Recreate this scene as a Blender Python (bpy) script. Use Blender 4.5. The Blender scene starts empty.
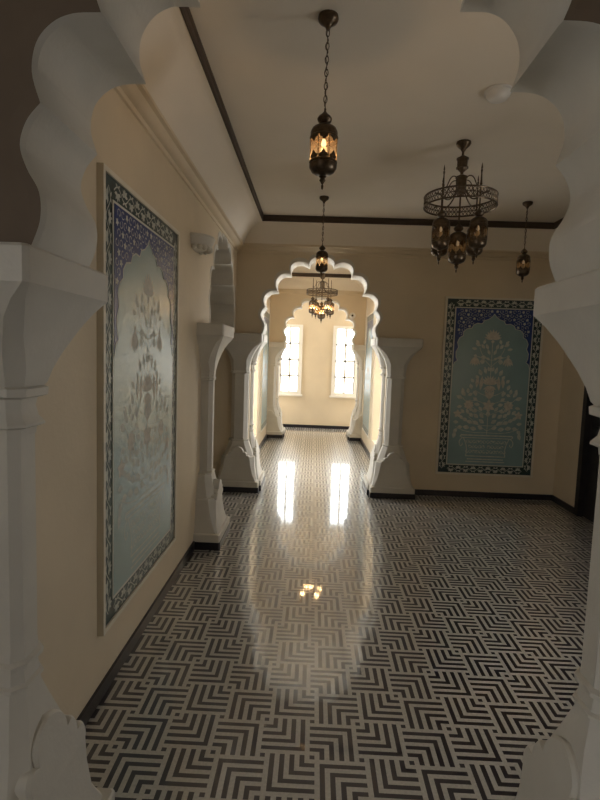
import bpy, bmesh, math, random
from mathutils import Vector, Matrix
PI = math.pi
random.seed(7)
SC = bpy.context.scene
COL = SC.collection

# ------------------------------------------------------------------ materials
def mat(name, color, rough=0.6, metal=0.0, spec=0.5, noise=0.0, nscale=6.0, bump=0.0, bscale=60.0, coat=0.0, bdist=0.01):
    m = bpy.data.materials.new(name); m.use_nodes = True
    nt = m.node_tree; b = nt.nodes['Principled BSDF']
    b.inputs['Base Color'].default_value = (*color, 1)
    b.inputs['Roughness'].default_value = rough
    b.inputs['Metallic'].default_value = metal
    b.inputs['Specular IOR Level'].default_value = spec
    b.inputs['Coat Weight'].default_value = coat
    b.inputs['Coat Roughness'].default_value = 0.12
    tc = nt.nodes.new('ShaderNodeTexCoord')
    if noise > 0:
        n = nt.nodes.new('ShaderNodeTexNoise'); n.inputs['Scale'].default_value = nscale
        n.inputs['Detail'].default_value = 5
        nt.links.new(tc.outputs['Object'], n.inputs['Vector'])
        r = nt.nodes.new('ShaderNodeValToRGB')
        r.color_ramp.elements[0].position = 0.3; r.color_ramp.elements[1].position = 0.7
        r.color_ramp.elements[0].color = (*[c * (1 - noise) for c in color], 1)
        r.color_ramp.elements[1].color = (*[min(1, c * (1 + noise)) for c in color], 1)
        nt.links.new(n.outputs['Fac'], r.inputs['Fac']); nt.links.new(r.outputs['Color'], b.inputs['Base Color'])
    if bump > 0:
        n = nt.nodes.new('ShaderNodeTexNoise'); n.inputs['Scale'].default_value = bscale
        n.inputs['Detail'].default_value = 3
        nt.links.new(tc.outputs['Object'], n.inputs['Vector'])
        bp = nt.nodes.new('ShaderNodeBump'); bp.inputs['Strength'].default_value = bump
        bp.inputs['Distance'].default_value = bdist
        nt.links.new(n.outputs['Fac'], bp.inputs['Height']); nt.links.new(bp.outputs['Normal'], b.inputs['Normal'])
    return m

M = {}
M['wall'] = mat('cream_wall_paint', (0.645, 0.54, 0.385), 0.62, noise=0.05, nscale=2.5, bump=0.12, bscale=45)
M['plaster'] = mat('white_plaster', (0.60, 0.565, 0.49), 0.55, noise=0.04, nscale=8, bump=0.10, bscale=70)
M['ceiling'] = mat('ceiling_paint', (0.76, 0.69, 0.585), 0.7, noise=0.03, nscale=2, bump=0.05, bscale=80)
M['lip'] = mat('brown_ceiling_lip', (0.06, 0.04, 0.026), 0.6, noise=0.1)
M['skirt'] = mat('black_skirting', (0.014, 0.012, 0.016), 0.3, noise=0.2, nscale=20)
M['hall'] = mat('brown_hall_shade', (0.14, 0.10, 0.065), 0.7, noise=0.1)  # dark brown carries the dim hall's shade in the base colour
M['door'] = mat('dark_door_wood', (0.016, 0.013, 0.013), 0.45, noise=0.3, nscale=12)
M['frame'] = mat('cream_frame', (0.68, 0.62, 0.50), 0.5, noise=0.04, nscale=9)
M['winframe'] = mat('white_window_frame', (0.78, 0.75, 0.68), 0.4, noise=0.02)
M['border'] = mat('dark_green_border_paint', (0.022, 0.045, 0.045), 0.3, noise=0.3, nscale=14)
M['navy'] = mat('navy_paint', (0.016, 0.042, 0.17), 0.28, noise=0.2, nscale=10)
M['teal'] = mat('teal_paint', (0.19, 0.30, 0.305), 0.30, spec=1.0, noise=0.10, nscale=3.0, bump=0.02, bscale=18)
M['motif'] = mat('stone_grey_motif_paint', (0.50, 0.51, 0.45), 0.65, noise=0.15, nscale=30)
M['flower'] = mat('sand_motif_paint', (0.53, 0.495, 0.42), 0.65, noise=0.15, nscale=30)
for k_ in ('motif', 'flower'): M[k_].node_tree.nodes['Principled BSDF'].inputs['Specular IOR Level'].default_value = 0.2
M['line'] = mat('pale_line_paint', (0.55, 0.55, 0.48), 0.4)
M['bronze'] = mat('antique_bronze', (0.105, 0.075, 0.048), 0.34, metal=0.85, noise=0.3, nscale=60)
M['candle'] = mat('cream_candle_sleeve', (0.75, 0.65, 0.48), 0.5)
M['plastic'] = mat('white_plastic', (0.72, 0.70, 0.66), 0.35)
M['blacklens'] = mat('black_lens', (0.01, 0.01, 0.012), 0.1)

def glass_mat(name, tint, gl=0.12, rough=0.08, transp=1.0):
    m = bpy.data.materials.new(name); m.use_nodes = True
    nt = m.node_tree; nt.nodes.clear()
    o = nt.nodes.new('ShaderNodeOutputMaterial')
    t = nt.nodes.new('ShaderNodeBsdfTransparent'); t.inputs['Color'].default_value = (*tint, 1)
    g = nt.nodes.new('ShaderNodeBsdfGlossy'); g.inputs['Roughness'].default_value = rough
    g.inputs['Color'].default_value = (0.9, 0.9, 0.9, 1)
    fr = nt.nodes.new('ShaderNodeFresnel'); fr.inputs['IOR'].default_value = 1.45
    mx = nt.nodes.new('ShaderNodeMixShader')
    nt.links.new(fr.outputs[0], mx.inputs[0]); nt.links.new(t.outputs[0], mx.inputs[1]); nt.links.new(g.outputs[0], mx.inputs[2])
    nt.links.new(mx.outputs[0], o.inputs['Surface'])
    return m
M['glass'] = glass_mat('window_glass', (0.96, 0.98, 0.98), rough=0.02)

def amber_mat():
    m = bpy.data.materials.new('amber_ribbed_glass'); m.use_nodes = True
    nt = m.node_tree; nt.nodes.clear()
    o = nt.nodes.new('ShaderNodeOutputMaterial')
    t = nt.nodes.new('ShaderNodeBsdfTransparent'); t.inputs['Color'].default_value = (0.88, 0.74, 0.55, 1)
    d = nt.nodes.new('ShaderNodeBsdfTranslucent'); d.inputs['Color'].default_value = (0.75, 0.52, 0.30, 1)
    g = nt.nodes.new('ShaderNodeBsdfGlossy'); g.inputs['Roughness'].default_value = 0.15
    m1 = nt.nodes.new('ShaderNodeMixShader'); m1.inputs[0].default_value = 0.035
    m2 = nt.nodes.new('ShaderNodeMixShader'); m2.inputs[0].default_value = 0.08
    nt.links.new(t.outputs[0], m1.inputs[1]); nt.links.new(d.outputs[0], m1.inputs[2])
    nt.links.new(m1.outputs[0], m2.inputs[1]); nt.links.new(g.outputs[0], m2.inputs[2])
    nt.links.new(m2.outputs[0], o.inputs['Surface'])
    return m
M['amber'] = amber_mat()

def emit_mat(name, color, s):
    m = bpy.data.materials.new(name); m.use_nodes = True
    nt = m.node_tree; nt.nodes.clear()
    o = nt.nodes.new('ShaderNodeOutputMaterial'); e = nt.nodes.new('ShaderNodeEmission')
    e.inputs['Color'].default_value = (*color, 1); e.inputs['Strength'].default_value = s
    nt.links.new(e.outputs[0], o.inputs['Surface'])
    return m
BULB_ON = emit_mat('lit_bulb', (1.0, 0.70, 0.36), 2)
BULB_DIM = emit_mat('dim_bulb', (1.0, 0.75, 0.5), 0.15)

FU = 0.0124 * 1.55 * 1.0016
FX0, FY0 = -0.1170, 1.6692
def floor_mat():
    m = bpy.data.materials.new('chevron_block_floor_tiles'); m.use_nodes = True
    nt = m.node_tree; N = nt.nodes; L = nt.links; b = N['Principled BSDF']
    def math_(op, a, c=None, clamp=False):
        n = N.new('ShaderNodeMath'); n.operation = op; n.use_clamp = clamp
        for i, v in enumerate((a, c)):
            if v is None: continue
            if isinstance(v, (int, float)): n.inputs[i].default_value = v
            else: L.new(v, n.inputs[i])
        return n.outputs[0]
    tc = N.new('ShaderNodeTexCoord'); sp = N.new('ShaderNodeSeparateXYZ')
    L.new(tc.outputs['Object'], sp.inputs[0])
    X = math_('DIVIDE', math_('SUBTRACT', sp.outputs[0], FX0), FU)
    Y = math_('DIVIDE', math_('SUBTRACT', sp.outputs[1], FY0), FU)
    def fmod(v, off):
        return math_('FLOORED_MODULO', math_('SUBTRACT', v, off), 20.0)
    total = None
    # (origin x, origin y, flip x, flip y): nested chevrons with their corner at one side of a 9 unit block
    for ox, oy, fx, fy in ((0, 0, 0, 0), (8, 8, 1, 1), (-2, 10, 1, 0), (10, 18, 0, 1)):
        qx = fmod(X, ox); qy = fmod(Y, oy)
        inside = math_('MULTIPLY', math_('LESS_THAN', qx, 9.0), math_('LESS_THAN', qy, 9.0))
        ax = math_('SUBTRACT', 9.0, qx) if fx else qx
        ay = math_('SUBTRACT', 9.0, qy) if fy else qy
        mn = math_('MINIMUM', ax, ay)
        stripe = math_('LESS_THAN', math_('FLOORED_MODULO', mn, 2.0), 1.0)
        v = math_('MULTIPLY', inside, stripe)
        total = v if total is None else math_('MAXIMUM', total, v)
    for ox, oy in ((8, 18), (18, 8)):
        v = math_('MULTIPLY', math_('LESS_THAN', fmod(X, ox), 1.0), math_('LESS_THAN', fmod(Y, oy), 1.0))
        total = math_('MAXIMUM', total, v)
    n1 = N.new('ShaderNodeTexNoise'); n1.inputs['Scale'].default_value = 90; n1.inputs['Detail'].default_value = 3
    L.new(tc.outputs['Object'], n1.inputs['Vector'])
    def ramp(c, k):
        r = N.new('ShaderNodeValToRGB'); r.color_ramp.elements[0].position = .3; r.color_ramp.elements[1].position = .7
        r.color_ramp.elements[0].color = (*[x * (1 - k) for x in c], 1); r.color_ramp.elements[1].color = (*[x * (1 + k) for x in c], 1)
        L.new(n1.outputs['Fac'], r.inputs['Fac']); return r.outputs['Color']
    mx = N.new('ShaderNodeMix'); mx.data_type = 'RGBA'
    L.new(total, mx.inputs[0]); L.new(ramp((0.52, 0.505, 0.46), 0.12), mx.inputs[6]); L.new(ramp((0.010, 0.007, 0.016), 0.3), mx.inputs[7])
    L.new(mx.outputs[2], b.inputs['Base Color'])
    b.inputs['Roughness'].default_value = FLOOR_ROUGH
    b.inputs['Specular IOR Level'].default_value = FLOOR_SPEC
    b.inputs['Coat Weight'].default_value = 1.0; b.inputs['Coat Roughness'].default_value = 0.05; b.inputs['Coat IOR'].default_value = 1.75
    n2 = N.new('ShaderNodeTexNoise'); n2.inputs['Scale'].default_value = 7; n2.inputs['Detail'].default_value = 2
    L.new(tc.outputs['Object'], n2.inputs['Vector'])
    bp = N.new('ShaderNodeBump'); bp.inputs['Strength'].default_value = 0.02; bp.inputs['Distance'].default_value = 0.01
    L.new(n2.outputs['Fac'], bp.inputs['Height']); L.new(bp.outputs['Normal'], b.inputs['Normal'])
    return m
FLOOR_ROUGH = 0.34
FLOOR_SPEC = 0.8
M['floor'] = floor_mat()

# ------------------------------------------------------------------ helpers
def obj(name, bm, m, parent=None, smooth=None, mats=None):
    me = bpy.data.meshes.new(name)
    bmesh.ops.recalc_face_normals(bm, faces=bm.faces[:])
    bm.to_mesh(me); bm.free()
    for k in (mats or [m]): me.materials.append(k)
    if smooth is not None:
        for p in me.polygons: p.use_smooth = True
        me.set_sharp_from_angle(angle=math.radians(smooth))
    o = bpy.data.objects.new(name, me); COL.objects.link(o)
    if parent: o.parent = parent
    return o

def thing(name, label, cat, loc=(0, 0, 0), rz=0.0, group=None):
    o = bpy.data.objects.new(name, None); COL.objects.link(o)
    o.location = loc; o.rotation_euler = (0, 0, rz); o.empty_display_size = 0.1
    o['label'] = label; o['category'] = cat
    if group: o['group'] = group
    return o

def tag(o, label, cat, group=None):
    o['label'] = label; o['category'] = cat
    if group: o['group'] = group
    return o

def struct(name, bm, m, smooth=None, parent=None, mats=None):
    o = obj(name, bm, m, parent, smooth, mats)
    if parent is None: o['kind'] = 'structure'
    return o

def box(bm, x0, x1, y0, y1, z0, z1):
    vs = [bm.verts.new((x, y, z)) for x in (x0, x1) for y in (y0, y1) for z in (z0, z1)]
    for f in ((0, 1, 3, 2), (4, 6, 7, 5), (0, 4, 5, 1), (2, 3, 7, 6), (0, 2, 6, 4), (1, 5, 7, 3)):
        bm.faces.new([vs[i] for i in f])

def prism(bm, pts, a, b, axis='y'):
    """pts: 2D outline, extruded between a and b along axis. axis y: pts=(x,z); x: pts=(y,z); z: pts=(x,y)"""
    def P(p, t):
        return {'y': (p[0], t, p[1]), 'x': (t, p[0], p[1]), 'z': (p[0], p[1], t)}[axis]
    A = [bm.verts.new(P(p, a)) for p in pts]; B = [bm.verts.new(P(p, b)) for p in pts]
    bm.faces.new(A); bm.faces.new(B[::-1])
    n = len(pts)
    for i in range(n): bm.faces.new((A[i], A[(i + 1) % n], B[(i + 1) % n], B[i]))

def loft(bm, sections, cap=True):
    """sections: list of lists of 3D points with equal count, closed loops"""
    rings = [[bm.verts.new(p) for p in s] for s in sections]
    n = len(rings[0])
    for a, b in zip(rings, rings[1:]):
        for i in range(n): bm.faces.new((a[i], a[(i + 1) % n], b[(i + 1) % n], b[i]))
    if cap:
        bm.faces.new(rings[0][::-1]); bm.faces.new(rings[-1])

def lathe(bm, prof, seg=20, c=(0, 0, 0)):
    rings = []
    for r, z in prof:
        if r < 1e-5: rings.append([bm.verts.new((c[0], c[1], c[2] + z))])
        else: rings.append([bm.verts.new((c[0] + r * math.cos(2 * PI * i / seg), c[1] + r * math.sin(2 * PI * i / seg), c[2] + z)) for i in range(seg)])
    for a, b in zip(rings, rings[1:]):
        for i in range(seg):
            j = (i + 1) % seg
            if len(a) == 1 and len(b) == 1: continue
            if len(a) == 1: bm.faces.new((a[0], b[j], b[i]))
            elif len(b) == 1: bm.faces.new((a[i], a[j], b[0]))
            else: bm.faces.new((a[i], a[j], b[j], b[i]))

def tube(bm, pts, r, seg=8, closed=False):
    pts = [Vector(p) for p in pts]; n = len(pts); rings = []
    for i, p in enumerate(pts):
        if closed: d = pts[(i + 1) % n] - pts[i - 1]
        else: d = pts[min(i + 1, n - 1)] - pts[max(i - 1, 0)]
        d.normalize()
        up = Vector((0, 0, 1)) if abs(d.z) < 0.9 else Vector((1, 0, 0))
        a = d.cross(up).normalized(); b = d.cross(a).normalized()
        rr = r[i] if isinstance(r, (list, tuple)) else r
        rings.append([bm.verts.new(p + a * rr * math.cos(2 * PI * k / seg) + b * rr * math.sin(2 * PI * k / seg)) for k in range(seg)])
    m = n if closed else n - 1
    for i in range(m):
        A = rings[i]; B = rings[(i + 1) % n]
        for k in range(seg): bm.faces.new((A[k], A[(k + 1) % seg], B[(k + 1) % seg], B[k]))
    if not closed:
        bm.faces.new(rings[0][::-1]); bm.faces.new(rings[-1])

def ellipsoid(bm, c, r, seg=10, rings=6):
    mtx = Matrix.Translation(c) @ Matrix.Diagonal((*r, 1))
    bmesh.ops.create_uvsphere(bm, u_segments=seg, v_segments=rings, radius=1, matrix=mtx)

def bez(p0, p1, p2, n=8):
    return [((1 - t) ** 2 * p0[0] + 2 * t * (1 - t) * p1[0] + t * t * p2[0], (1 - t) ** 2 * p0[1] + 2 * t * (1 - t) * p1[1] + t * t * p2[1]) for t in [i / n for i in range(n + 1)]]

def catmull(P, n=6):
    out = []
    Q = [P[0]] + list(P) + [P[-1]]
    for i in range(1, len(Q) - 2):
        a, b, c, d = Q[i - 1], Q[i], Q[i + 1], Q[i + 2]
        for k in range(n):
            t = k / n
            out.append(tuple(0.5 * (2 * b[j] + (c[j] - a[j]) * t + (2 * a[j] - 5 * b[j] + 4 * c[j] - d[j]) * t * t + (3 * b[j] - a[j] - 3 * c[j] + d[j]) * t ** 3) for j in range(len(b))))
    out.append(tuple(P[-1]))
    return out

# ------------------------------------------------------------------ arch profile (half), from the springing up to the apex
SPRING = 1.765
LOBES = [
    [(.640, 1.765), (.617, 1.825), (.618, 1.885), (.645, 1.935), (.660, 1.985), (.645, 2.035), (.614, 2.072)],
    [(.614, 2.072), (.632, 2.135), (.622, 2.195), (.588, 2.235), (.543, 2.254), (.482, 2.257)],
    [(.482, 2.257), (.500, 2.315), (.494, 2.378), (.458, 2.430), (.408, 2.452), (.339, 2.452)],
    [(.339, 2.452), (.345, 2.510), (.318, 2.562), (.265, 2.590), (.200, 2.590), (.138, 2.562)],
    [(.138, 2.562), (.125, 2.605), (.075, 2.640), (.0, 2.652)],
]
def half_profile():
    out = []
    for k, l in enumerate(LOBES):
        c = catmull(l, 5)
        out += c if k == 0 else c[1:]
    return out
HP = half_profile()
def full_profile(scale=1.0, hs=1.0, dz=0.0):
    """left springing -> apex -> right springing, in (u,z)"""
    L = [(-u * hs, z) for u, z in HP]; R = [(u * hs, z) for u, z in HP[::-1][1:]]
    P = L + R
    c = (0, SPRING)
    return [(c[0] + (u - c[0]) * scale, c[1] + (z - c[1]) * scale * (1 if z <= SPRING else 1) + dz * (z - SPRING) / 0.887) for u, z in P]
RIM = 1.055
CUT = 0.77          # half width of the wall opening below the springing

def arch(label, centre, thick, rz=0.0, dz=0.0):
    """white scalloped lining; local x along the opening, y through the wall"""
    inner = full_profile(1.0, dz=dz); outer = full_profile(RIM, dz=dz)
    inner = [(u, z) for u, z in inner]; outer[0] = (outer[0][0], SPRING); outer[-1] = (outer[-1][0], SPRING)
    h = thick / 2 + 0.004
    bm = bmesh.new()
    secs = []
    for (a, b), (c, d) in zip(inner, outer):
        e = 0.012
        # small bevel on the arris towards both faces
        du, dz_ = c - a, d - b; l = math.hypot(du, dz_) or 1
        iu, iz = a + du / l * e * 0.6, b + dz_ / l * e * 0.6
        secs.append([(a, -h + e, b), (a, h - e, b), (iu, h, iz), (c, h, d), (c, -h, d), (iu, -h, iz)])
    loft(bm, secs)
    o = obj('scalloped_arch', bm, M['plaster'], None, 28)
    o.location = (centre[0], centre[1], 0); o.rotation_euler = (0, 0, rz)
    tag(o, label, 'arch')
    return o

def wall_outline(x0, x1, zt, cx, dz=0.0, full_right=None, CUT=CUT):
    """outline (x,z) of a wall from x0 to x1 with the arch opening centred on cx cut from its foot"""
    P = full_profile(RIM, dz=dz)
    P = [(cx + u, z) for u, z in P]
    P[0] = (P[0][0], SPRING); P[-1] = (P[-1][0], SPRING)
    lo = [(x0, 0), (cx - CUT, 0), (cx - CUT, SPRING)]
    hi = [(cx + CUT, SPRING), (cx + CUT, 0), (x1, 0)]
    if full_right is not None: hi = [(full_right, SPRING), (full_right, 0)] if full_right < x1 else [(x1, SPRING)]
    return lo + P + hi + [(x1, zt), (x0, zt)]

# ------------------------------------------------------------------ columns
def jsec(s, ui, uo, v, c, z):
    return [(s * uo, -v, z), (s * (ui + c), -v, z), (s * ui, -v + c, z), (s * ui, v - c, z), (s * (ui + c), v, z), (s * uo, v, z)]
def psec(s, uc, w, v0, p, c, z):
    return [(s * (uc - w), v0, z), (s * (uc - w), v0 - p + c, z), (s * (uc - w + c), v0 - p, z), (s * (uc + w - c), v0 - p, z), (s * (uc + w), v0 - p + c, z), (s * (uc + w), v0, z)]

def gable(hw, z0, z1):
    """five-lobed top edge of the plaques on the column bases"""
    h = z1 - z0
    ctrl = [(1.0, 0), (1.02, .14), (.91, .28), (.76, .27), (.77, .43), (.64, .58), (.48, .55), (.46, .76), (.28, .95), (0, 1.05)]
    P = []
    for seg in (ctrl[0:4], ctrl[3:7], ctrl[6:]): P += [(x * hw, z0 + y * h) for x, y in catmull(seg, 4)][(1 if P else 0):]
    return P + [(-x, z) for x, z in P[::-1][1:]]

def column(label, loc, s, rz=0.0, thick=0.28, front=True, jamb=True, side=-1, cut=None, sw=.094):
    """s=+1 the column on local +x side of the opening, origin at the opening centre line on the floor"""
    root = thing('arch_column', label, 'column', loc, rz, None)
    UO = (cut or CUT) + 0.005
    def part(nm, fn, m='plaster', sm=30):
        bm = bmesh.new(); fn(bm); return obj(nm, bm, M[m], root, sm)
    X0 = 0.0
    if jamb:
        part('skirting', lambda bm: loft(bm, [jsec(s, .598, UO, .252, .01, 0.001), jsec(s, .598, UO, .252, .01, .06)]), 'skirt')
        base = [(.06, .604, .246, .01), (.112, .604, .246, .01), (.12, .610, .238, .01), (.122, .632, .222, .015), (.15, .637, .208, .02), (.19, .652, .194, .02),
                (.28, .664, .186, .02), (.37, .668, .183, .02), (.385, .672, .178, .03), (.39, .680, .164, .035), (.44, .688, .142, .035), (.50, .699, .116, .035), (.57, .716, .088, .033), (.63, .733, .066, .028),
                (.645, .735, .062, .027), (.650, .727, .067, .028), (.658, .727, .067, .028), (.664, .736, .060, .025), (.70, .740, .056, .022), (.706, .728, .066, .028), (.720, .726, .068, .028), (.728, .738, .058, .024), (.76, .740, .055, .022)]
        b = part('base', lambda bm: loft(bm, [jsec(s, ui, UO, v, c, z) for z, ui, v, c in base]))
        bm = bmesh.new(); g = gable(.168, .37, .540)
        loft(bm, [[(s * (u + (z - .37) * .17 * (u < .7)), v * k, .37 + (z - .37) * (1 if k == 1 else .97)) for v, z in g] for u, k in ((.76, 1), (.672, 1), (.662, .93))]); obj('lobed_plaque', bm, M['plaster'], b, 28)
        shaft = [(.76, .740, .055, .022), (1.32, .740, .055, .022)]
        part('shaft', lambda bm: loft(bm, [jsec(s, ui, UO, v, c, z) for z, ui, v, c in shaft]))
        cap = [(1.32, .738, .057, .022), (1.338, .736, .060, .024), (1.345, .718, .076, .03), (1.352, .719, .075, .03), (1.368, .732, .064, .026), (1.395, .738, .059, .024), (1.415, .734, .063, .026), (1.422, .714, .082, .03), (1.442, .712, .083, .03), (1.447, .722, .078, .03),
               (1.455, .716, .084, .03), (1.49, .706, .098, .035), (1.53, .694, .122, .035), (1.57, .680, .148, .03), (1.61, .662, .174, .03), (1.65, .641, .196, .02), (1.678, .620, .210, .012),
               (1.684, .615, .214, .01), (1.758, .615, .214, .01), (1.765, .622, .208, .01)]
        part('capital', lambda bm: loft(bm, [jsec(s, ui, UO, v, c, z) for z, ui, v, c in cap]))
    if front:
        v0 = side * thick / 2
        k = -side
        def ps(w, p, c, z):
            q = psec(s, .87, w, 0, p, c, z)
            return [(x, v0 + (y if side < 0 else -y), zz) for x, y, zz in q]
        part('pilaster_skirting', lambda bm: loft(bm, [ps(.252, .212, .01, .001), ps(.252, .212, .01, .06)]), 'skirt')
        base = [(.06, .246, .206, .01), (.112, .246, .206, .01), (.12, .240, .20, .01), (.122, .224, .184, .015), (.15, .216, .176, .02), (.19, .206, .168, .03), (.28, .192, .156, .04),
                (.37, .188, .152, .05), (.385, .184, .148, .05), (.39, .170, .136, .05), (.45, .148, .122, .05), (.52, .122, .106, .05), (.56, .108, .098, .045), (.565, .114, .102, .045), (.575, .114, .102, .045), (.58, sw + .006, .096, .042)]
        pb = part('pilaster_base', lambda bm: loft(bm, [ps(w, p, c, z) for z, w, p, c in base]))
        bm = bmesh.new(); g = gable(.140, .37, .50)
        loft(bm, [[(s * (.87 + v * k), v0 + side * pp, z) for v, z in g] for pp, k in ((.09, 1), (.152, 1), (.162, .93))]); obj('lobed_plaque', bm, M['plaster'], pb, 28)
        part('pilaster_shaft', lambda bm: loft(bm, [ps(sw, .092, min(.042, sw * .5), .57), ps(sw, .092, min(.042, sw * .5), 1.32)]))
        cap = [(1.32, sw + .002, .094, min(.042, sw * .5)), (1.325, sw + .012, .10, .03), (1.345, sw + .012, .10, .03), (1.35, sw + .004, .096, .03), (1.40, sw + .008, .10, .03), (1.47, .116, .112, .045), (1.53, .138, .130, .04),
               (1.58, .166, .150, .035), (1.62, .196, .172, .03), (1.65, .224, .192, .015), (1.668, .240, .202, .01), (1.674, .247, .208, .01), (1.758, .247, .208, .01), (1.765, .240, .20, .01)]
        part('pilaster_capital', lambda bm: loft(bm, [ps(w, p, c, z) for z, w, p, c in cap]))
    return root

# ------------------------------------------------------------------ setting dimensions
XL, XR = -0.90, 2.76
YN0, YN1 = 1.14, 1.42            # near arch wall
YB0, YB1 = 5.72, 6.00            # back wall
YF0, YF1 = 9.48, 9.76            # far arch wall
YE = 10.75                       # end wall
CL, CR = -0.845, 0.915           # corridor walls
ZT = 3.02
NC, BC, FC = 0.005, 0.045, 0.075   # arch centres in x
LYC = 4.955                       # centre of the arch in the left wall
LT = 0.30

# floor
bm = bmesh.new(); box(bm, -3.6, 4.2, -3.6, 12.0, -0.12, 0.0)
struct('floor', bm, M['floor'])

# near wall with the arch
bm = bmesh.new(); prism(bm, wall_outline(-2.4, XR + 0.3, ZT, NC, CUT=.86), YN0, YN1, 'y')
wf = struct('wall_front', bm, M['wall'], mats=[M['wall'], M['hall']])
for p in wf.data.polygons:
    if p.normal.y < -.9: p.material_index = 1          # shade on the hall side, put into the colour as brown
# back wall with the arch
bm = bmesh.new(); prism(bm, wall_outline(-2.4, XR + 0.3, ZT, BC, -0.02), YB0, YB1, 'y'); struct('wall_back', bm, M['wall'])
# far arch wall
bm = bmesh.new(); prism(bm, wall_outline(-2.4, XR + 0.3, ZT, FC, -0.05), YF0, YF1, 'y'); struct('wall_far', bm, M['wall'])
# left wall: stops at the back wall, its arch runs into the corner column
bm = bmesh.new()
P = wall_outline(YN1, YB0, ZT, LYC, 0.0, full_right=99)
P = [p for p in P]
prism(bm, [(a, b) for a, b in P], XL - LT, XL, 'x')
struct('wall_left', bm, M['wall'])
# right wall with the dark doorway
DY0, DY1, DZ = 3.75, 5.22, 2.15
bm = bmesh.new()
RW = (1.75, 2.55, 0.95, 1.70)      # small unseen window added as fill light, right of the view
prism(bm, [(RW[1], 0), (DY0, 0), (DY0, DZ), (DY1, DZ), (DY1, 0), (YB0, 0), (YB0, ZT), (RW[1], ZT)], XR, XR + 0.28, 'x')
box(bm, XR, XR + .28, YN1, RW[0], 0, ZT); box(bm, XR, XR + .28, RW[0], RW[1], 0, RW[2]); box(bm, XR, XR + .28, RW[0], RW[1], RW[3], ZT)
struct('wall_right', bm, M['wall'])
bm = bmesh.new(); box(bm, XR + 0.05, XR + 0.10, DY0, DY1, 0.0, DZ)
d = struct('door_1', bm, M['door'])
bm = bmesh.new()
for (a, b, c, e) in ((DY0, DY0 + .07, 0, DZ), (DY1 - .07, DY1, 0, DZ), (DY0 + .07, DY1 - .07, DZ - .07, DZ)):
    box(bm, XR - 0.012, XR + 0.05, a, b, c, e)
struct('door_frame', bm, M['door'], parent=d)
bm = bmesh.new()
for (a, b) in ((.18, .95), (1.08, 1.98)):
    for (c, e) in ((DY0 + .16, (DY0 + DY1) / 2 - .06), ((DY0 + DY1) / 2 + .06, DY1 - .16)): box(bm, XR + .035, XR + .05, c, e, a, b)
struct('door_panel', bm, M['door'], parent=d)

# passage beyond the left arch
bm = bmesh.new(); box(bm, -2.4, -2.2, YN1, YB0, 0, ZT); struct('wall_side_passage', bm, M['wall'])
# corridor walls
CW = (6.20, 7.65, 0.3, 2.55)       # unseen windows added to brighten the corridor, hidden behind the arch jambs
for nm, a, b in (('wall_corridor_left', CL - .2, CL), ('wall_corridor_right', CR, CR + .2)):
    bm = bmesh.new()
    box(bm, a, b, YB1, CW[0], 0, ZT); box(bm, a, b, CW[1], YF0, 0, ZT); box(bm, a, b, CW[0], CW[1], 0, CW[2]); box(bm, a, b, CW[0], CW[1], CW[3], ZT)
    struct(nm, bm, M['wall'])
# unseen window added in each end room side wall for more light
ES = (9.80, 10.70, 0.25, 2.85)
for nm, a, b in (('wall_end_left', -1.7, -1.5), ('wall_end_right', 1.65, 1.85)):
    bm = bmesh.new()
    box(bm, a, b, YF1, ES[0], 0, ZT); box(bm, a, b, ES[1], YE, 0, ZT); box(bm, a, b, ES[0], ES[1], 0, ES[2]); box(bm, a, b, ES[0], ES[1], ES[3], ZT)
    struct(nm, bm, M['wall'])
# end wall with its two windows
WZ0, WZ1 = 0.76, 2.13
WIN = [(-0.735, -0.315), (0.425, 0.875)]
bm = bmesh.new()
xs = [-1.7, WIN[0][0], WIN[0][1], WIN[1][0], WIN[1][1], 1.85]
for i in (0, 2, 4): box(bm, xs[i], xs[i + 1], YE, YE + 0.22, 0, ZT)
for a, b in WIN:
    box(bm, a, b, YE, YE + 0.22, 0, WZ0); box(bm, a, b, YE, YE + 0.22, WZ1, ZT)
struct('wall_end', bm, M['wall'])
for k, (a, b) in enumerate(WIN):
    bm = bmesh.new(); y0, y1 = YE - 0.025, YE + 0.10
    t = .05
    box(bm, a - t, a + .012, y0, y1, WZ0 - t, WZ1 + t); box(bm, b - .012, b + t, y0, y1, WZ0 - t, WZ1 + t)
    box(bm, a + .012, b - .012, y0, y1, WZ1 - .012, WZ1 + t); box(bm, a + .012, b - .012, y0, y1, WZ0 - t, WZ0 + .012)
    w = struct('window_%d' % (k + 1), bm, M['winframe'])
    bm = bmesh.new(); box(bm, a + .012, b - .012, YE + .062, YE + .068, WZ0 + .012, WZ1 - .012); obj('pane', bm, M['glass'], w)
    bm = bmesh.new(); yy = (YE + .045, YE + .085); mid = (a + b) / 2
    for x in (a + .02, b - .02): box(bm, x - .021, x + .021, *yy, WZ0, WZ1)
    box(bm, mid - .021, mid + .021, *yy, WZ0, WZ1)
    for q in (1, 2, 3):
        z = WZ0 + (WZ1 - WZ0) * q / 4; box(bm, a, b, *yy, z - .019, z + .019)
    obj('glazing_bars', bm, M['winframe'], w)
    bm = bmesh.new(); box(bm, a - .08, b + .08, YE - .07, YE + .0, WZ0 - .085, WZ0 - .05); obj('window_sill', bm, M['winframe'], w)

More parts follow.
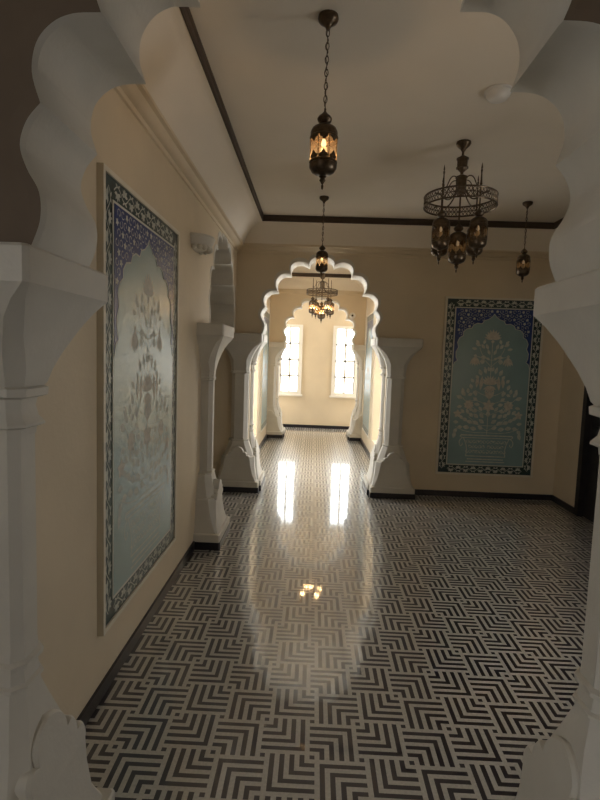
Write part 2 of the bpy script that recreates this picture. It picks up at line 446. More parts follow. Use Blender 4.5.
# hall on the camera's side
HW = (-2.9, -1.7, 0.7, 2.5)        # tall unseen window added behind the camera to light the foreground columns
bm = bmesh.new()
box(bm, -2.6, -2.4, -3.2, HW[0], 0, ZT); box(bm, -2.6, -2.4, HW[1], YN0, 0, ZT)
box(bm, -2.6, -2.4, HW[0], HW[1], 0, HW[2]); box(bm, -2.6, -2.4, HW[0], HW[1], HW[3], ZT)
struct('wall_hall_left', bm, M['wall'])
bm = bmesh.new(); box(bm, 2.6, 2.8, -3.2, YN0, 0, ZT); struct('wall_hall_right', bm, M['hall'])
bm = bmesh.new(); box(bm, -2.6, 2.8, -3.4, -3.2, 0, ZT); struct('wall_hall_end', bm, M['hall'])

# ceilings
bm = bmesh.new(); box(bm, -2.6, 3.1, -3.4, YE + .22, ZT, ZT + 0.1); struct('ceiling', bm, M['ceiling'])

def cove(n, x0, x1, y0, y1):
    """plaster cove between wall and ceiling, brown lip towards the recess, and the rail on the wall below"""
    def ring(d, z, t=0.0):
        # t runs 0..1 from the crown moulding to the lip; the far side is narrower than the others
        dl = d + .21 * t; db = d + .10 * t
        return [(x0 + dl, y0 + dl, z), (x1 - dl, y0 + dl, z), (x1 - dl, y1 - db, z), (x0 + dl, y1 - db, z)]
    n8 = 8; zb, zt = 2.742, 2.958
    curve = [(i / n8, zb + (zt - zb) * math.sin(i / n8 * PI / 2) ** 0.9) for i in range(n8 + 1)]
    bm = bmesh.new()
    loft(bm, [ring(0, ZT - .002), ring(0, 2.74)] + [ring(.082, z, t) for t, z in curve] + [ring(.082, ZT - .001, 1)], cap=False)
    struct('trim_%d' % n, bm, M['ceiling'], 25)
    bm = bmesh.new()
    loft(bm, [ring(.080, zt - .003, 1), ring(.088, zt - .003, 1), ring(.092, zt + .008, 1), ring(.088, zt + .018, 1), ring(.088, zt + .042, 1), ring(.096, zt + .050, 1), ring(.096, ZT - .001, 1)], cap=False)
    struct('trim_%d' % (n + 1), bm, M['lip'])
    bm = bmesh.new()
    R = [(0, 2.655), (.012, 2.658), (.018, 2.676), (.030, 2.680), (.052, 2.694), (.066, 2.714), (.086, 2.720), (.090, 2.732), (.082, 2.744), (0, 2.746)]
    loft(bm, [ring(d, z) for d, z in R], cap=False)
    struct('trim_%d' % (n + 2), bm, M['wall'], 30)
cove(1, XL, XR, YN1, YB0)
cove(4, CL, CR, YB1, YF0)

# baseboards
def bb(name, x0, x1, y0, y1):
    bm = bmesh.new(); box(bm, x0, x1, y0, y1, 0.0005, 0.065); struct(name, bm, M['skirt'])
bb('baseboard_left', XL, XL + .014, YN1, LYC - CUT - .13)
bb('baseboard_back', BC + 1.125, XR - .014, YB0 - .014, YB0)
bb('baseboard_right', XR - .014, XR, DY1, YB0)
bb('baseboard_right_near', XR - .014, XR, YN1, DY0)
bb('baseboard_corridor_left', CL, CL + .014, YB1, YF0)
bb('baseboard_corridor_right', CR - .014, CR, YB1, YF0)
bb('baseboard_end', -1.5, 1.65, YE - .014, YE)

# ------------------------------------------------------------------ arches and columns
near = arch('large white scalloped arch in the foreground, framing the whole view', (NC, (YN0 + YN1) / 2), YN1 - YN0)
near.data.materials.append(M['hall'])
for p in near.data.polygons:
    if p.normal.y < -.9: p.material_index = 1  # camera-facing rim darkened by colour, standing in for shade
arch('scalloped arch in the back wall opening onto the bright corridor', (BC, (YB0 + YB1) / 2), YB1 - YB0, dz=-0.02)
arch('smallest scalloped arch, at the far end of the corridor in front of the windows', (FC, (YF0 + YF1) / 2), YF1 - YF0, dz=-0.05)
arch('narrow scalloped arch seen edge-on in the left wall past the painted panel', (XL - LT / 2, LYC), LT, rz=PI / 2)

ym = (YN0 + YN1) / 2
column('foreground column on the left, carrying the nearest arch beside the left wall', (NC, ym, 0), -1, front=False, cut=.86)
column('foreground column on the right edge of the view, carrying the nearest arch', (NC, ym, 0), 1, front=False, cut=.86)
ym = (YB0 + YB1) / 2
column('grey-white column in the left back corner beside the corridor arch', (BC, ym, 0), -1)
column('grey-white column right of the corridor arch, left of the dim painted panel', (BC, ym, 0), 1)
ym = (YF0 + YF1) / 2
column('small sunlit column left of the farthest arch, beside the left far window', (FC, ym, 0), -1)
column('small sunlit column right of the farthest arch, beside the right far window', (FC, ym, 0), 1)
# local x runs along +y, local -y points to +x ... the pilaster stands on the room face
column('slim column standing on the left wall, just past the big painted panel', (XL - LT / 2, LYC, 0), -1, rz=PI / 2, thick=LT, side=-1, sw=.062)

# ------------------------------------------------------------------ painted panels (local x across, z up, faces local -y)
PW, PH = 1.085, 1.985
def pip(x, y, poly):
    c = False; n = len(poly)
    for i in range(n):
        (x1, y1), (x2, y2) = poly[i], poly[(i + 1) % n]
        if (y1 > y) != (y2 > y) and x < (x2 - x1) * (y - y1) / (y2 - y1) + x1: c = not c
    return c
LAYER = [0]
def flat(bm, pts, y):
    LAYER[0] = (LAYER[0] + 1) % 16; y -= LAYER[0] * 0.00002
    vs = [bm.verts.new((p[0], y, p[1])) for p in pts]
    try: bm.faces.new(vs)
    except ValueError: pass
def leaf(bm, x, z, ang, l, w, y, tip=0.5):
    """pointed leaf from (x,z) along ang"""
    c, s = math.cos(ang), math.sin(ang); pts = []
    for t, k in ((0, 0), (.15, .5), (.4, 1), (.65, .85), (.85, .42), (1, 0), (.85, -.42), (.65, -.85), (.4, -1), (.15, -.5)):
        a, b = t * l, k * w / 2
        pts.append((x + a * c - b * s, z + a * s + b * c))
    flat(bm, pts, y)
def ribbon(bm, pts, w, y):
    for (a, b), (c, d) in zip(pts, pts[1:]):
        dx, dz = c - a, d - b; l = math.hypot(dx, dz) or 1e-6; nx, nz = -dz / l * w / 2, dx / l * w / 2
        ex, ez = dx / l * w * .2, dz / l * w * .2
        flat(bm, [(a - ex + nx, b - ez + nz), (c + ex + nx, d + ez + nz), (c + ex - nx, d + ez - nz), (a - ex - nx, b - ez - nz)], y)

NICHE = [(0, -.055), (.022, -.085), (.06, -.115), (.105, -.130), (.125, -.165), (.175, -.160), (.215, -.180), (.232, -.215), (.285, -.225), (.318, -.262), (.318, -.300),
         (.355, -.325), (.375, -.375), (.362, -.430), (.385, -.480), (.382, -.540), (.365, -.575), (.395, -.600), (.4075, -.650)]

def painted_panel(label, loc, rz, PW=1.085):
    root = thing('painted_panel', label, 'wall panel', loc, rz, None)
    W, H = PW / 2, PH / 2
    f = 0.022; bw = 0.088
    fw, fh = W - f - bw - .012, H - f - bw - .012     # half size of the field
    bm = bmesh.new(); e = 0.029
    for a, b, c, d in ((-W, W, H - f, H), (-W, W, -H, -H + f), (-W, -W + f, -H + f, H - f), (W - f, W, -H + f, H - f)):
        box(bm, a, b, -e, 0, c, d)
    obj('frame', bm, M['frame'], root)
    bm = bmesh.new()
    box(bm, -W + f, W - f, -.020, 0, -H + f, H - f)
    obj('border', bm, M['border'], root)
    # white line round the field
    bm = bmesh.new(); lw = .012
    for a, b, c, d in ((-fw - lw, fw + lw, fh, fh + lw), (-fw - lw, fw + lw, -fh - lw, -fh), (-fw - lw, -fw, -fh, fh), (fw, fw + lw, -fh, fh)):
        box(bm, a, b, -.0235, -.0195, c, d)
    obj('border_line', bm, M['line'], root)
    # scrollwork in the border
    bm = bmesh.new(); y = -.0215
    def run(p0, p1):
        L = math.hypot(p1[0] - p0[0], p1[1] - p0[1]); n = max(2, round(L / .085)); dx, dz = (p1[0] - p0[0]) / L, (p1[1] - p0[1]) / L
        A = math.atan2(dz, dx)
        pts = [(p0[0] + dx * t * L - dz * .022 * math.sin(t * n * PI), p0[1] + dz * t * L + dx * .022 * math.sin(t * n * PI)) for t in [i / (n * 8) for i in range(n * 8 + 1)]]
        ribbon(bm, pts, .006, y)
        for i in range(n):
            s_ = 1 if i % 2 == 0 else -1; t = (i + .5) / n
            cx, cz = p0[0] + dx * t * L, p0[1] + dz * t * L
            ax, az = cx - dz * -.006 * s_, cz + dx * -.006 * s_
            for k in range(5):
                leaf(bm, ax, az, A - s_ * PI / 2 + (k - 2) * .75, .036, .016, y)
            leaf(bm, cx - dz * .020 * s_, cz + dx * .020 * s_, A + .5 * s_, .030, .012, y); leaf(bm, cx - dz * .020 * s_, cz + dx * .020 * s_, A + PI - .5 * s_, .028, .012, y)
    m_ = bw / 2 + f
    run((-W + m_, -H + m_), (-W + m_, H - m_)); run((W - m_, -H + m_), (W - m_, H - m_))
    run((-W + m_ * 1.9, -H + m_), (W - m_ * 1.9, -H + m_)); run((-W + m_ * 1.9, H - m_), (W - m_ * 1.9, H - m_))
    obj('border_scrollwork', bm, M['motif'], root)
    # teal field
    bm = bmesh.new(); box(bm, -fw, fw, -.024, -.018, -fh, fh); obj('field', bm, M['teal'], root)
    # navy spandrels
    k = fw / .4075
    half = [(x * k, fh + z) for x, z in NICHE]
    niche = half + [(-x, z) for x, z in half[::-1][:-1]]
    right = [(fw, fh)] + [(0, fh)] + half
    left = [(-x, z) for x, z in right]
    bm = bmesh.new(); prism(bm, right, -.0255, -.0238, 'y'); obj('spandrel', bm, M['navy'], root)
    bm = bmesh.new(); prism(bm, left, -.0255, -.0238, 'y'); obj('spandrel', bm, M['navy'], root)
    bm = bmesh.new(); ribbon(bm, [(-x, z) for x, z in half[::-1]] + half[1:], .007, -.0262); y = -.0262
    rnd = random.Random(3)
    for gx in range(9):
        for gz in range(16):
            px = .03 + gx * .047 + (gz % 2) * .02; pz = fh - .028 - gz * .042
            if px > fw - .022: continue
            ok = all(pip(px + a, pz + b, right) for a, b in ((.02, 0), (-.02, 0), (0, .02), (0, -.02)))
            if not ok: continue
            a0 = rnd.random() * 6.28
            if (gx + gz) % 3 == 0:
                for q in range(5): 
                    for sg in (1, -1):
                        ang = a0 + q * 1.256; leaf(bm, sg * px, pz, ang if sg > 0 else PI - ang, .019, .011, y)
            else:
                for sg in (1, -1):
                    arc = [(sg * (px + .017 * math.cos(a0 + t * .8)), pz + .017 * math.sin(a0 + t * .8)) for t in range(6)]
                    ribbon(bm, arc, .004, y); leaf(bm, arc[-1][0], arc[-1][1], a0 if sg > 0 else PI - a0, .018, .009, y)
    obj('spandrel_scrollwork', bm, M['motif'], root)
    # bouquet: symmetrical stems, leaves and flowers above a low vase
    y = -.0242
    bs = bmesh.new(); flowers = {}
    T = fh                                    # measured down from the top of the field
    def Z(d): return T - d * (2 * fh) / 1.80
    K = fw / .43
    def lf(b, x, d, ang, l, w):
        if b == 'f':
            kx, kd = (round(x, 1) if x > .1 else 0), (0 if d < .4 else 1 if d < .7 else 2 if d < .95 else 3 if d < 1.05 else 4)
            if kd == 2: kx = x
            b1 = flowers.setdefault((kx, kd, 1), bmesh.new()) if (kx, kd, 1) not in flowers else flowers[(kx, kd, 1)]
            leaf(b1, x * K, Z(d), ang, l * 1.10, w * 1.22, y)
            if x > 1e-4:
                b2 = flowers.setdefault((kx, kd, -1), bmesh.new()) if (kx, kd, -1) not in flowers else flowers[(kx, kd, -1)]
                leaf(b2, -x * K, Z(d), PI - ang, l * 1.10, w * 1.22, y)
            return
        leaf(b, x * K, Z(d), ang, l * 1.10, w * 1.22, y)
        if abs(x) > 1e-4 or abs(math.cos(ang)) > .05: leaf(b, -x * K, Z(d), PI - ang, l * 1.10, w * 1.22, y)
    def st(p0, p1, p2, w=.006):
        c = bez(p0, p1, p2, 8)
        ribbon(bs, [(a * K, Z(b)) for a, b in c], w, y); ribbon(bs, [(-a * K, Z(b)) for a, b in c], w, y)
    ribbon(bs, [(0, Z(.36)), (0, Z(1.44))], .007, y)
    # crowning lotus
    for q in range(-4, 5): lf('f', 0, .345, PI / 2 + q * .33, .105 - abs(q) * .004, .026)
    lf('f', 0, .35, -PI / 2, .035, .03)
    # bud whorl under it
    for (x, d, a, l, w) in ((.045, .46, 1.2, .06, .028), (.085, .45, .9, .055, .028), (.13, .42, .4, .06, .03), (.15, .40, .9, .05, .026), (.10, .40, 1.9, .055, .026),
                            (.17, .46, .2, .055, .026), (.02, .52, 1.1, .06, .026), (.06, .55, .0, .06, .034), (.02, .58, .6, .045, .022)): lf(bs, x, d, a, l, w)
    st((0, .58), (.10, .58), (.14, .44)); st((0, .66), (.12, .52), (.185, .55))
    # hanging bell flowers
    for q in range(-2, 3): lf('f', .185, .545, -PI / 2 + q * .28, .095, .026)
    lf(bs, .185, .55, PI / 2, .03, .03)
    lf(bs, .075, .60, 0, .05, .045)
    lf(bs, 0, .66, -PI / 2, .05, .026)
    # middle flower with leaves
    for (x, d, a, l, w) in ((.05, .74, 1.3, .075, .03), (.10, .76, 1.15, .07, .036), (.13, .80, .9, .05, .03), (.02, .71, 1.4, .05, .024)): lf(bs, x, d, a, l, w)
    for q in range(-4, 5): lf('f', 0, .865, PI / 2 + q * .30, .10, .022)
    for q in range(-3, 4): lf('f', 0, .875, -PI / 2 + q * .34, .075, .022)
    for (x, d) in ((.105, .93), (.15, .90)): lf('f', x, d, PI / 2 + .08, .15 if x < .12 else .12, .032)
    for (x, d, a, l, w) in ((.18, .84, .8, .05, .03), (.20, .92, 1.2, .06, .034), (.19, .97, -.4, .05, .03), (.165, .98, 1.3, .04, .026)): lf(bs, x, d, a, l, w)
    for q in (-1, 0, 1): lf('f', 0, 1.03, PI / 2 + q * .5, .10, .03)
    st((0, 1.0), (.10, .98), (.16, .93)); st((0, 1.12), (.16, 1.0), (.245, 1.08)); st((0, 1.22), (.2, 1.14), (.30, 1.02))
    # side rosettes
    for q in range(8): lf('f', .225, 1.10, q * PI / 4 + .2, .052, .034)
    for q in range(6): lf('f', 0, 1.11, q * PI / 3 + PI / 6, .070, .034)
    for (x, d, a, l, w) in ((.27, 1.00, .9, .07, .036), (.24, .97, 1.5, .055, .03), (.30, 1.03, .4, .07, .036), (.29, .96, 1.2, .05, .028), (.13, 1.05, .6, .055, .032), (.10, 1.10, .2, .06, .034),
                            (.12, 1.16, -.3, .06, .034), (.15, 1.00, 1.4, .06, .03), (.07, 1.17, .9, .06, .03), (.30, 1.12, -.2, .055, .03), (.17, 1.17, .5, .055, .03),
                            (.0, 1.24, 1.571, .07, .04), (.05, 1.25, .9, .065, .034), (.11, 1.25, .7, .065, .034), (.17, 1.24, .8, .06, .034), (.22, 1.21, 1.1, .06, .03), (.27, 1.20, .8, .055, .03),
                            (.04, 1.31, .6, .065, .036), (.10, 1.32, .35, .07, .038), (.17, 1.31, .3, .065, .036), (.23, 1.29, .5, .06, .034), (.285, 1.27, .9, .05, .03), (.33, 1.31, .1, .055, .032),
                            (.05, 1.38, .5, .06, .036), (.12, 1.385, .2, .07, .04), (.20, 1.37, .15, .07, .04), (.28, 1.36, -.2, .06, .036), (.34, 1.38, -.9, .06, .034), (.36, 1.42, -1.3, .07, .034)):
        lf(bs, x, d, a, l, w)
    for q in range(5): lf('f', .345, 1.21, q * 1.256 + .3, .045, .026)
    st((0, 1.34), (.22, 1.34), (.345, 1.22)); st((0, 1.42), (.25, 1.44), (.36, 1.36)); st((0, 1.40), (.1, 1.34), (.22, 1.24))
    bq = obj('bouquet', bs, M['motif'], root)
    for b_ in flowers.values(): obj('flower', b_, M['flower'], bq)
    # vase drawn in outline with scrolls
    bv = bmesh.new()
    def rb(L, w=.010):
        ribbon(bv, [(a * K, Z(b)) for a, b in L], w, y); ribbon(bv, [(-a * K, Z(b)) for a, b in L], w, y)
    rb([(0, 1.455), (.285, 1.455)], .014); rb([(0, 1.485), (.275, 1.485)], .008); rb([(.285, 1.45), (.30, 1.47), (.275, 1.49)], .01)
    rb(bez((.26, 1.49), (.20, 1.60), (.225, 1.70)), .010); rb(bez((.275, 1.49), (.33, 1.53), (.29, 1.585)), .010); rb(bez((.29, 1.585), (.26, 1.57), (.275, 1.55)), .008)
    rb([(0, 1.70), (.225, 1.70)], .010); rb([(0, 1.735), (.205, 1.735)], .012); rb([(0, 1.765), (.22, 1.765)], .010)
    for r_ in range(3):
        for c_ in range(6):
            cx = .022 + c_ * .038 + (r_ % 2) * .010; cd = 1.53 + r_ * .058
            if cx > .215: continue
            a0 = (c_ * 1.3 + r_ * 2.1)
            rb([(cx + .017 * math.cos(a0 + t * .9), cd + .018 * math.sin(a0 + t * .9)) for t in range(7)], .005)
            leaf(bv, cx * K, Z(cd), a0, .024, .012, y); leaf(bv, -cx * K, Z(cd), PI - a0, .024, .012, y)
    obj('vase', bv, M['motif'], root)
    return root

pz = 1.285
painted_panel('large painted flower panel on the left wall, reflecting light', (XL, 2.652, 1.295), PI / 2, 1.15)
painted_panel('dim painted flower panel on the back wall, right of the corridor arch', (1.962, YB0, 1.253), 0)
painted_panel('painted panel on the left side wall of the bright corridor', (CL, 8.55, 1.27), PI / 2)
painted_panel('painted panel on the right side wall of the bright corridor', (CR, 8.42, 1.27), -PI / 2)

# ------------------------------------------------------------------ lanterns
def lantern_parts(root, z0, k=1.0, bulb=BULB_ON, x=0, y=0, detailed=True, sub=False):
    """z0: z of the bottom finial tip; returns the body. height about 0.342*k"""
    def S(p): return [(r * k, z * k) for r, z in p]
    c = (x, y, z0)
    bm = bmesh.new()
    # finial, bowl, lower gallery, upper dome, onion
    lathe(bm, S([(0, 0), (.004, .004), (.006, .018), (.003, .024), (.010, .034), (.015, .042), (.010, .052), (.018, .058), (.012, .064), (.034, .068), (.052, .078), (.062, .094), (.0635, .112), (.061, .114)]), 16, c)
    lathe(bm, S([(.061, .114), (.0645, .117), (.0645, .124), (.061, .127)]), 16, c)
    lathe(bm, S([(.061, .222), (.0645, .224), (.0645, .231), (.061, .234), (.062, .252), (.054, .268), (.036, .280), (.016, .286), (.020, .290), (.031, .300), (.034, .310), (.028, .320), (.014, .332), (.005, .342), (.004, .356), (0, .357)]), 16, c)
    # pointed leaf crowns standing on both rims
    n = 8
    for i in range(n):
        for (zb, dr, h) in ((.126, 1, .034), (.225, -1, .030)):
            a = 2 * PI * i / n
            R = .0638 * k
            q = [(-.20, 0), (-.22, .3), (-.10, .55), (0, 1), (.10, .55), (.22, .3), (.20, 0)]
            vs = [bm.verts.new((x + R * math.cos(a + t * 1.6), y + R * math.sin(a + t * 1.6), z0 + (zb + dr * s * h) * k)) for t, s in q]
            bm.faces.new(vs)
        a = 2 * PI * (i + .5) / n
        tube(bm, [(x + .0632 * k * math.cos(a), y + .0632 * k * math.sin(a), z0 + zz * k) for zz in (.12, .23)], .0016 * k, 4)
    body = obj('lantern_body', bm, M['bronze'], root, 40)
    bm = bmesh.new(); lathe(bm, S([(.0595, .108), (.0595, .24)]), 24, c)
    obj('glass_cylinder', bm, M['amber'], body if sub else root, 40)
    bm = bmesh.new(); lathe(bm, S([(0, .112), (.014, .112), (.014, .186), (0, .187)]), 10, c)
    obj('candle_sleeve', bm, M['candle'], body if sub else root, 40)
    bm = bmesh.new(); lathe(bm, S([(0, .187), (.007, .189), (.012, .200), (.009, .214), (.003, .228), (0, .230)]), 10, c)
    obj('bulb', bm, bulb, body if sub else root, 60)
    return body

def chain(bm, x, y, z0, z1, link=.034, r=.0022, w=.0075):
    n = max(1, int((z1 - z0) / (link * .78)))
    st = (z1 - z0) / n
    for i in range(n):
        zc = z0 + st * (i + .5); pts = []
        for q in range(12):
            a = 2 * PI * q / 12; u = w * math.cos(a); v = link * .5 * math.sin(a)
            pts.append((x + (u if i % 2 else 0), y + (0 if i % 2 else u), zc + v))
        tube(bm, pts, r, 5, closed=True)

def pendant(label, x, y, zfin, k, bulb, power, rod=False):
    root = thing('pendant_lantern', label, 'lamp', (x, y, zfin), 0, None)
    top = ZT - zfin
    bm = bmesh.new(); lathe(bm, [(0, top), (.044, top), (.046, top - .012), (.040, top - .024), (.022, top - .036), (.012, top - .046), (.008, top - .058), (0, top - .060)], 20)
    obj('ceiling_cup', bm, M['bronze'], root, 40)
    bm = bmesh.new()
    chain(bm, 0, 0, .355 * k - .002, top - .055)
    obj('chain', bm, M['bronze'], root, 60)
    # cord twined through the links
    bm = bmesh.new(); n = 40; zz0, zz1 = .35 * k, top - .05
    tube(bm, [(.0045 * math.cos(i * 1.1), .0045 * math.sin(i * 1.1), zz0 + (zz1 - zz0) * i / n) for i in range(n + 1)], .0016, 5)
    obj('cord', bm, M['bronze'], root, 60)
    lantern_parts(root, 0, k, bulb)
    point('pendant_light', (x, y, zfin + .15 * k), power, (1.0, .74, .46), .03)
    return root

def point(name, loc, power, color, r=.02):
    l = bpy.data.lights.new(name, 'POINT'); l.energy = power; l.color = color; l.shadow_soft_size = r
    o = bpy.data.objects.new(name, l); COL.objects.link(o); o.location = loc
    return o

def chandelier(label, x, y, power, bulb, drop=0.0, plight=None):
    """ring chandelier; z origin at ceiling level minus 0.85"""
    zb = ZT - .875 - drop
    root = thing('chandelier', label, 'chandelier', (x, y, zb))
    T = .875 + drop
    def part(nm, bm, parent=None, sm=40): return obj(nm, bm, M['bronze'], parent or root, sm)
    bm = bmesh.new(); lathe(bm, [(0, T), (.048, T), (.050, T - .012), (.040, T - .028), (.020, T - .045), (.012, T - .060), (0, T - .060)], 20); part('ceiling_cup', bm)
    q = .86
    bm = bmesh.new()
    lathe(bm, [(0, T - .055), (.008, T - .055), (.008, q - .070), (.022, q - .080), (.032, q - .090), (.036, q - .094), (.034, q - .150), (.036, q - .154), (.028, q - .168), (.012, q - .182), (.010, q - .196), (.024, q - .204),
               (.036, q - .212), (.038, q - .216), (.035, q - .300), (.038, q - .305), (.030, q - .322), (.016, q - .332), (.006, q - .340), (.006, q - .50), (0, q - .50)], 8)
    stem = part('stem', bm, sm=20)
    for zz in (q - .154, q - .094, q - .305, q - .216):
        bm = bmesh.new(); lathe(bm, [(.034, zz - .004), (.041, zz - .003), (.041, zz + .003), (.034, zz + .004)], 16)
        part('collar', bm, stem)
    # ring with openwork band
    R, z0, z1 = .240, q - .412, q - .345
    bm = bmesh.new()
    for zz in (z0, z1):
        tube(bm, [(R * math.cos(2 * PI * i / 48), R * math.sin(2 * PI * i / 48), zz) for i in range(48)], .0055, 6, closed=True)
    part('ring', bm)
    bm = bmesh.new(); n = 60
    for i in range(n):
        for sg in (1, -1):
            a = 2 * PI * i / n; da = sg * 2 * PI / n * 2
            pts = [(R * math.cos(a + da * t), R * math.sin(a + da * t), z0 + (z1 - z0) * t) for t in (0, .25, .5, .75, 1)]
            tube(bm, pts, .0024, 4)
    tube(bm, [(R * math.cos(2 * PI * i / 48), R * math.sin(2 * PI * i / 48), (z0 + z1) / 2) for i in range(48)], .003, 4, closed=True)
    part('openwork_band', bm)
    r = .168
    ANG = [PI / 4 - .21 + i * PI / 2 for i in range(4)]
    for i, a in enumerate(ANG):
        c, s = math.cos(a), math.sin(a)
        bm = bmesh.new()
        pts = bez((.036, q - .300), (.10, q - .42), (r, q - .372), 8) + bez((r, q - .372), (.215, q - .355), (R, q - .365), 5)[1:]
        tube(bm, [(u * c, u * s, z) for u, z in pts], .0048, 6)
        pts = bez((.036, q - .23), (.09, q - .20), (.12, q - .27), 6) + bez((.12, q - .27), (.15, q - .34), (r, q - .30), 6)[1:]
        tube(bm, [(u * c, u * s, z) for u, z in pts], .0036, 6)
        part('arm', bm)
        # spire and hanger
        bm = bmesh.new()
        lathe(bm, [(0, q - .165), (.003, q - .180), (.0055, q - .200), (.003, q - .206), (.007, q - .216), (.004, q - .232), (.006, q - .29), (.009, q - .30), (.006, q - .31), (.005, q - .42), (.004, q - .46), (0, q - .462)], 8, (r * c, r * s, 0))
        part('spire', bm)
        lantern_parts(root, q - .79 + .012, .93, bulb, r * c, r * s, sub=True)
    lantern_parts(root, q - .855, .97, bulb, 0, 0, sub=True)
    for i, a in enumerate(ANG):
        if plight: point('chandelier_light', (x + r * math.cos(a), y + r * math.sin(a), zb + q - .62), plight, (1.0, .72, .42), .03)
    if plight: point('chandelier_light', (x, y, zb + q - .69), plight, (1.0, .72, .42), .03)
    return root

P_PEND1, P_PEND2, P_PEND3 = 4.0, 1.4, 0.05
P_CH, P_CORR = 0.02, 3.2
pendant('nearest bronze pendant lantern, hanging from a chain at top centre', .006, 2.345, 2.288, .98, BULB_ON, P_PEND1)
pendant('second bronze pendant lantern, lit amber in front of the corridor arch', .035, 4.87, 2.268, .92, BULB_ON, P_PEND2)
pendant('small unlit bronze pendant lantern above the back wall panel at right', 1.91, 4.87, 2.290, .92, BULB_DIM, P_PEND3)
chandelier('dark bronze ring chandelier with hanging lanterns in the right half of the room', .955, 3.60, 0, BULB_DIM, plight=P_CH)
chandelier('lit chandelier glowing amber inside the corridor beyond the arch', .08, 8.0, 0, BULB_ON, drop=.10, plight=P_CORR)

# ------------------------------------------------------------------ small fittings
root = thing('smoke_detector', 'white cone-shaped smoke detector on the ceiling near the right cusps', 'smoke detector', (.948, 2.93, ZT))
bm = bmesh.new(); lathe(bm, [(0, -.0005), (.074, -.0005), (.074, -.010), (.068, -.014)], 24); obj('base_plate', bm, M['plastic'], root, 30)
bm = bmesh.new(); lathe(bm, [(.066, -.012), (.062, -.030), (.048, -.046), (.030, -.054), (0, -.056)], 24); obj('sensor_head', bm, M['plastic'], root, 30)

root = thing('dome_camera', 'small round white fixture with dark centre above the farthest arch', 'security camera', (.668, YF0, 2.30))
bm = bmesh.new(); lathe(bm, [(0, 0), (.058, 0), (.058, .018), (.046, .030), (.034, .032), (0, .032)], 24); bmesh.ops.rotate(bm, verts=bm.verts, matrix=Matrix.Rotation(PI / 2, 3, 'X')); obj('housing', bm, M['plastic'], root, 30)
bm = bmesh.new(); lathe(bm, [(.020, .031), (.018, .040), (.010, .046), (0, .048)], 20); bmesh.ops.rotate(bm, verts=bm.verts, matrix=Matrix.Rotation(PI / 2, 3, 'X')); obj('lens', bm, M['blacklens'], root, 40)

# carved bracket with petal edge on the left wall
root = thing('wall_bracket', 'small carved grey bracket with petal-edged rim high on the left wall', 'wall bracket', (XL, 3.74, 2.275))
bm = bmesh.new(); n = 24
secs = []
for t, r in ((0, .05), (.02, .085), (.05, .105), (.085, .118), (.10, .110)):
    secs.append([(max(0.0, r * 1.25 * math.sin(PI * i / n)) + .002, -r * 1.25 * math.cos(PI * i / n), t) for i in range(n + 1)])
loft(bm, secs); obj('bowl', bm, M['plaster'], root, 40)
bm = bmesh.new()
for i in range(9):
    a = PI * (i + .5) / 9; ellipsoid(bm, (.112 * math.sin(a) + .004, -.112 * math.cos(a), .012), (.020, .020, .020), 8, 6)
obj('petal_rim', bm, M['plaster'], root, 60)

# ------------------------------------------------------------------ light
w = bpy.data.worlds.new('sky'); SC.world = w; w.use_nodes = True
bg = w.node_tree.nodes['Background']; bg.inputs['Color'].default_value = (0.96, 0.98, 1.0, 1); bg.inputs['Strength'].default_value = 5.5

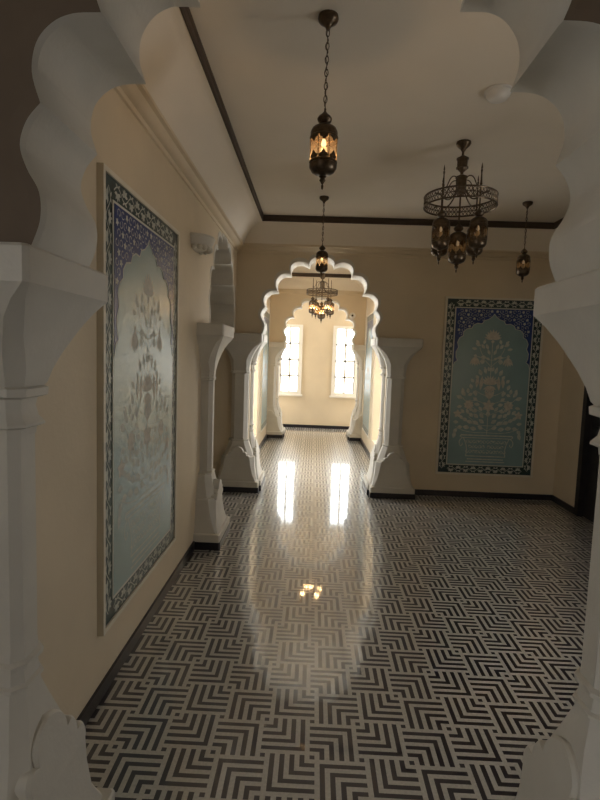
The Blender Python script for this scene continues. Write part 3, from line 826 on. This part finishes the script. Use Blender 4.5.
def portal(name, loc, rot, sx, sy):
    l = bpy.data.lights.new(name, 'AREA'); l.shape = 'RECTANGLE'; l.size = sx; l.size_y = sy; l.cycles.is_portal = True
    o = bpy.data.objects.new(name, l); COL.objects.link(o); o.location = loc; o.rotation_euler = rot
for k, (a, b) in enumerate(WIN):
    portal('window_portal', ((a + b) / 2, YE + .235, (WZ0 + WZ1) / 2), (-PI / 2, 0, 0), b - a, WZ1 - WZ0)
portal('side_fill_portal', (-1.71, (ES[0] + ES[1]) / 2, (ES[2] + ES[3]) / 2), (0, -PI / 2, 0), ES[3] - ES[2], ES[1] - ES[0])  # this and the portals below serve the added fill windows
portal('side_fill_portal', (1.86, (ES[0] + ES[1]) / 2, (ES[2] + ES[3]) / 2), (0, PI / 2, 0), ES[3] - ES[2], ES[1] - ES[0])
portal('room_fill_portal', (XR + .29, (RW[0] + RW[1]) / 2, (RW[2] + RW[3]) / 2), (0, PI / 2, 0), RW[3] - RW[2], RW[1] - RW[0])
portal('corridor_fill_portal', (CL - .21, (CW[0] + CW[1]) / 2, (CW[2] + CW[3]) / 2), (0, -PI / 2, 0), CW[3] - CW[2], CW[1] - CW[0])
portal('corridor_fill_portal', (CR + .21, (CW[0] + CW[1]) / 2, (CW[2] + CW[3]) / 2), (0, PI / 2, 0), CW[3] - CW[2], CW[1] - CW[0])
portal('hall_fill_portal', (-2.61, (HW[0] + HW[1]) / 2, (HW[2] + HW[3]) / 2), (0, -PI / 2, 0), HW[3] - HW[2], HW[1] - HW[0])

# ------------------------------------------------------------------ camera
cam = bpy.data.cameras.new('camera'); co = bpy.data.objects.new('camera', cam); COL.objects.link(co); SC.camera = co
f, pitch, roll, yaw = 506.76, .0890, .0344, .0258
cy, sy, cp, sp = math.cos(yaw), math.sin(yaw), math.cos(pitch), math.sin(pitch)
F = Vector((-sy * cp, cy * cp, -sp)); R = Vector((cy, sy, 0)); U = R.cross(F)
cr, sr = math.cos(roll), math.sin(roll)
R2 = R * cr + U * sr; U2 = -R * sr + U * cr
mw = Matrix((( R2.x, U2.x, -F.x, 0), (R2.y, U2.y, -F.y, 0), (R2.z, U2.z, -F.z, 1.55), (0, 0, 0, 1)))
co.matrix_world = mw
cam.sensor_fit = 'VERTICAL'; cam.sensor_height = 36; cam.lens = f / 800 * 36
cam.clip_start = 0.02; cam.clip_end = 60

SC.view_settings.view_transform = 'Standard'; SC.view_settings.look = 'None'
SC.view_settings.exposure = 0.68; SC.view_settings.gamma = 1
SC.view_settings.use_curve_mapping = False
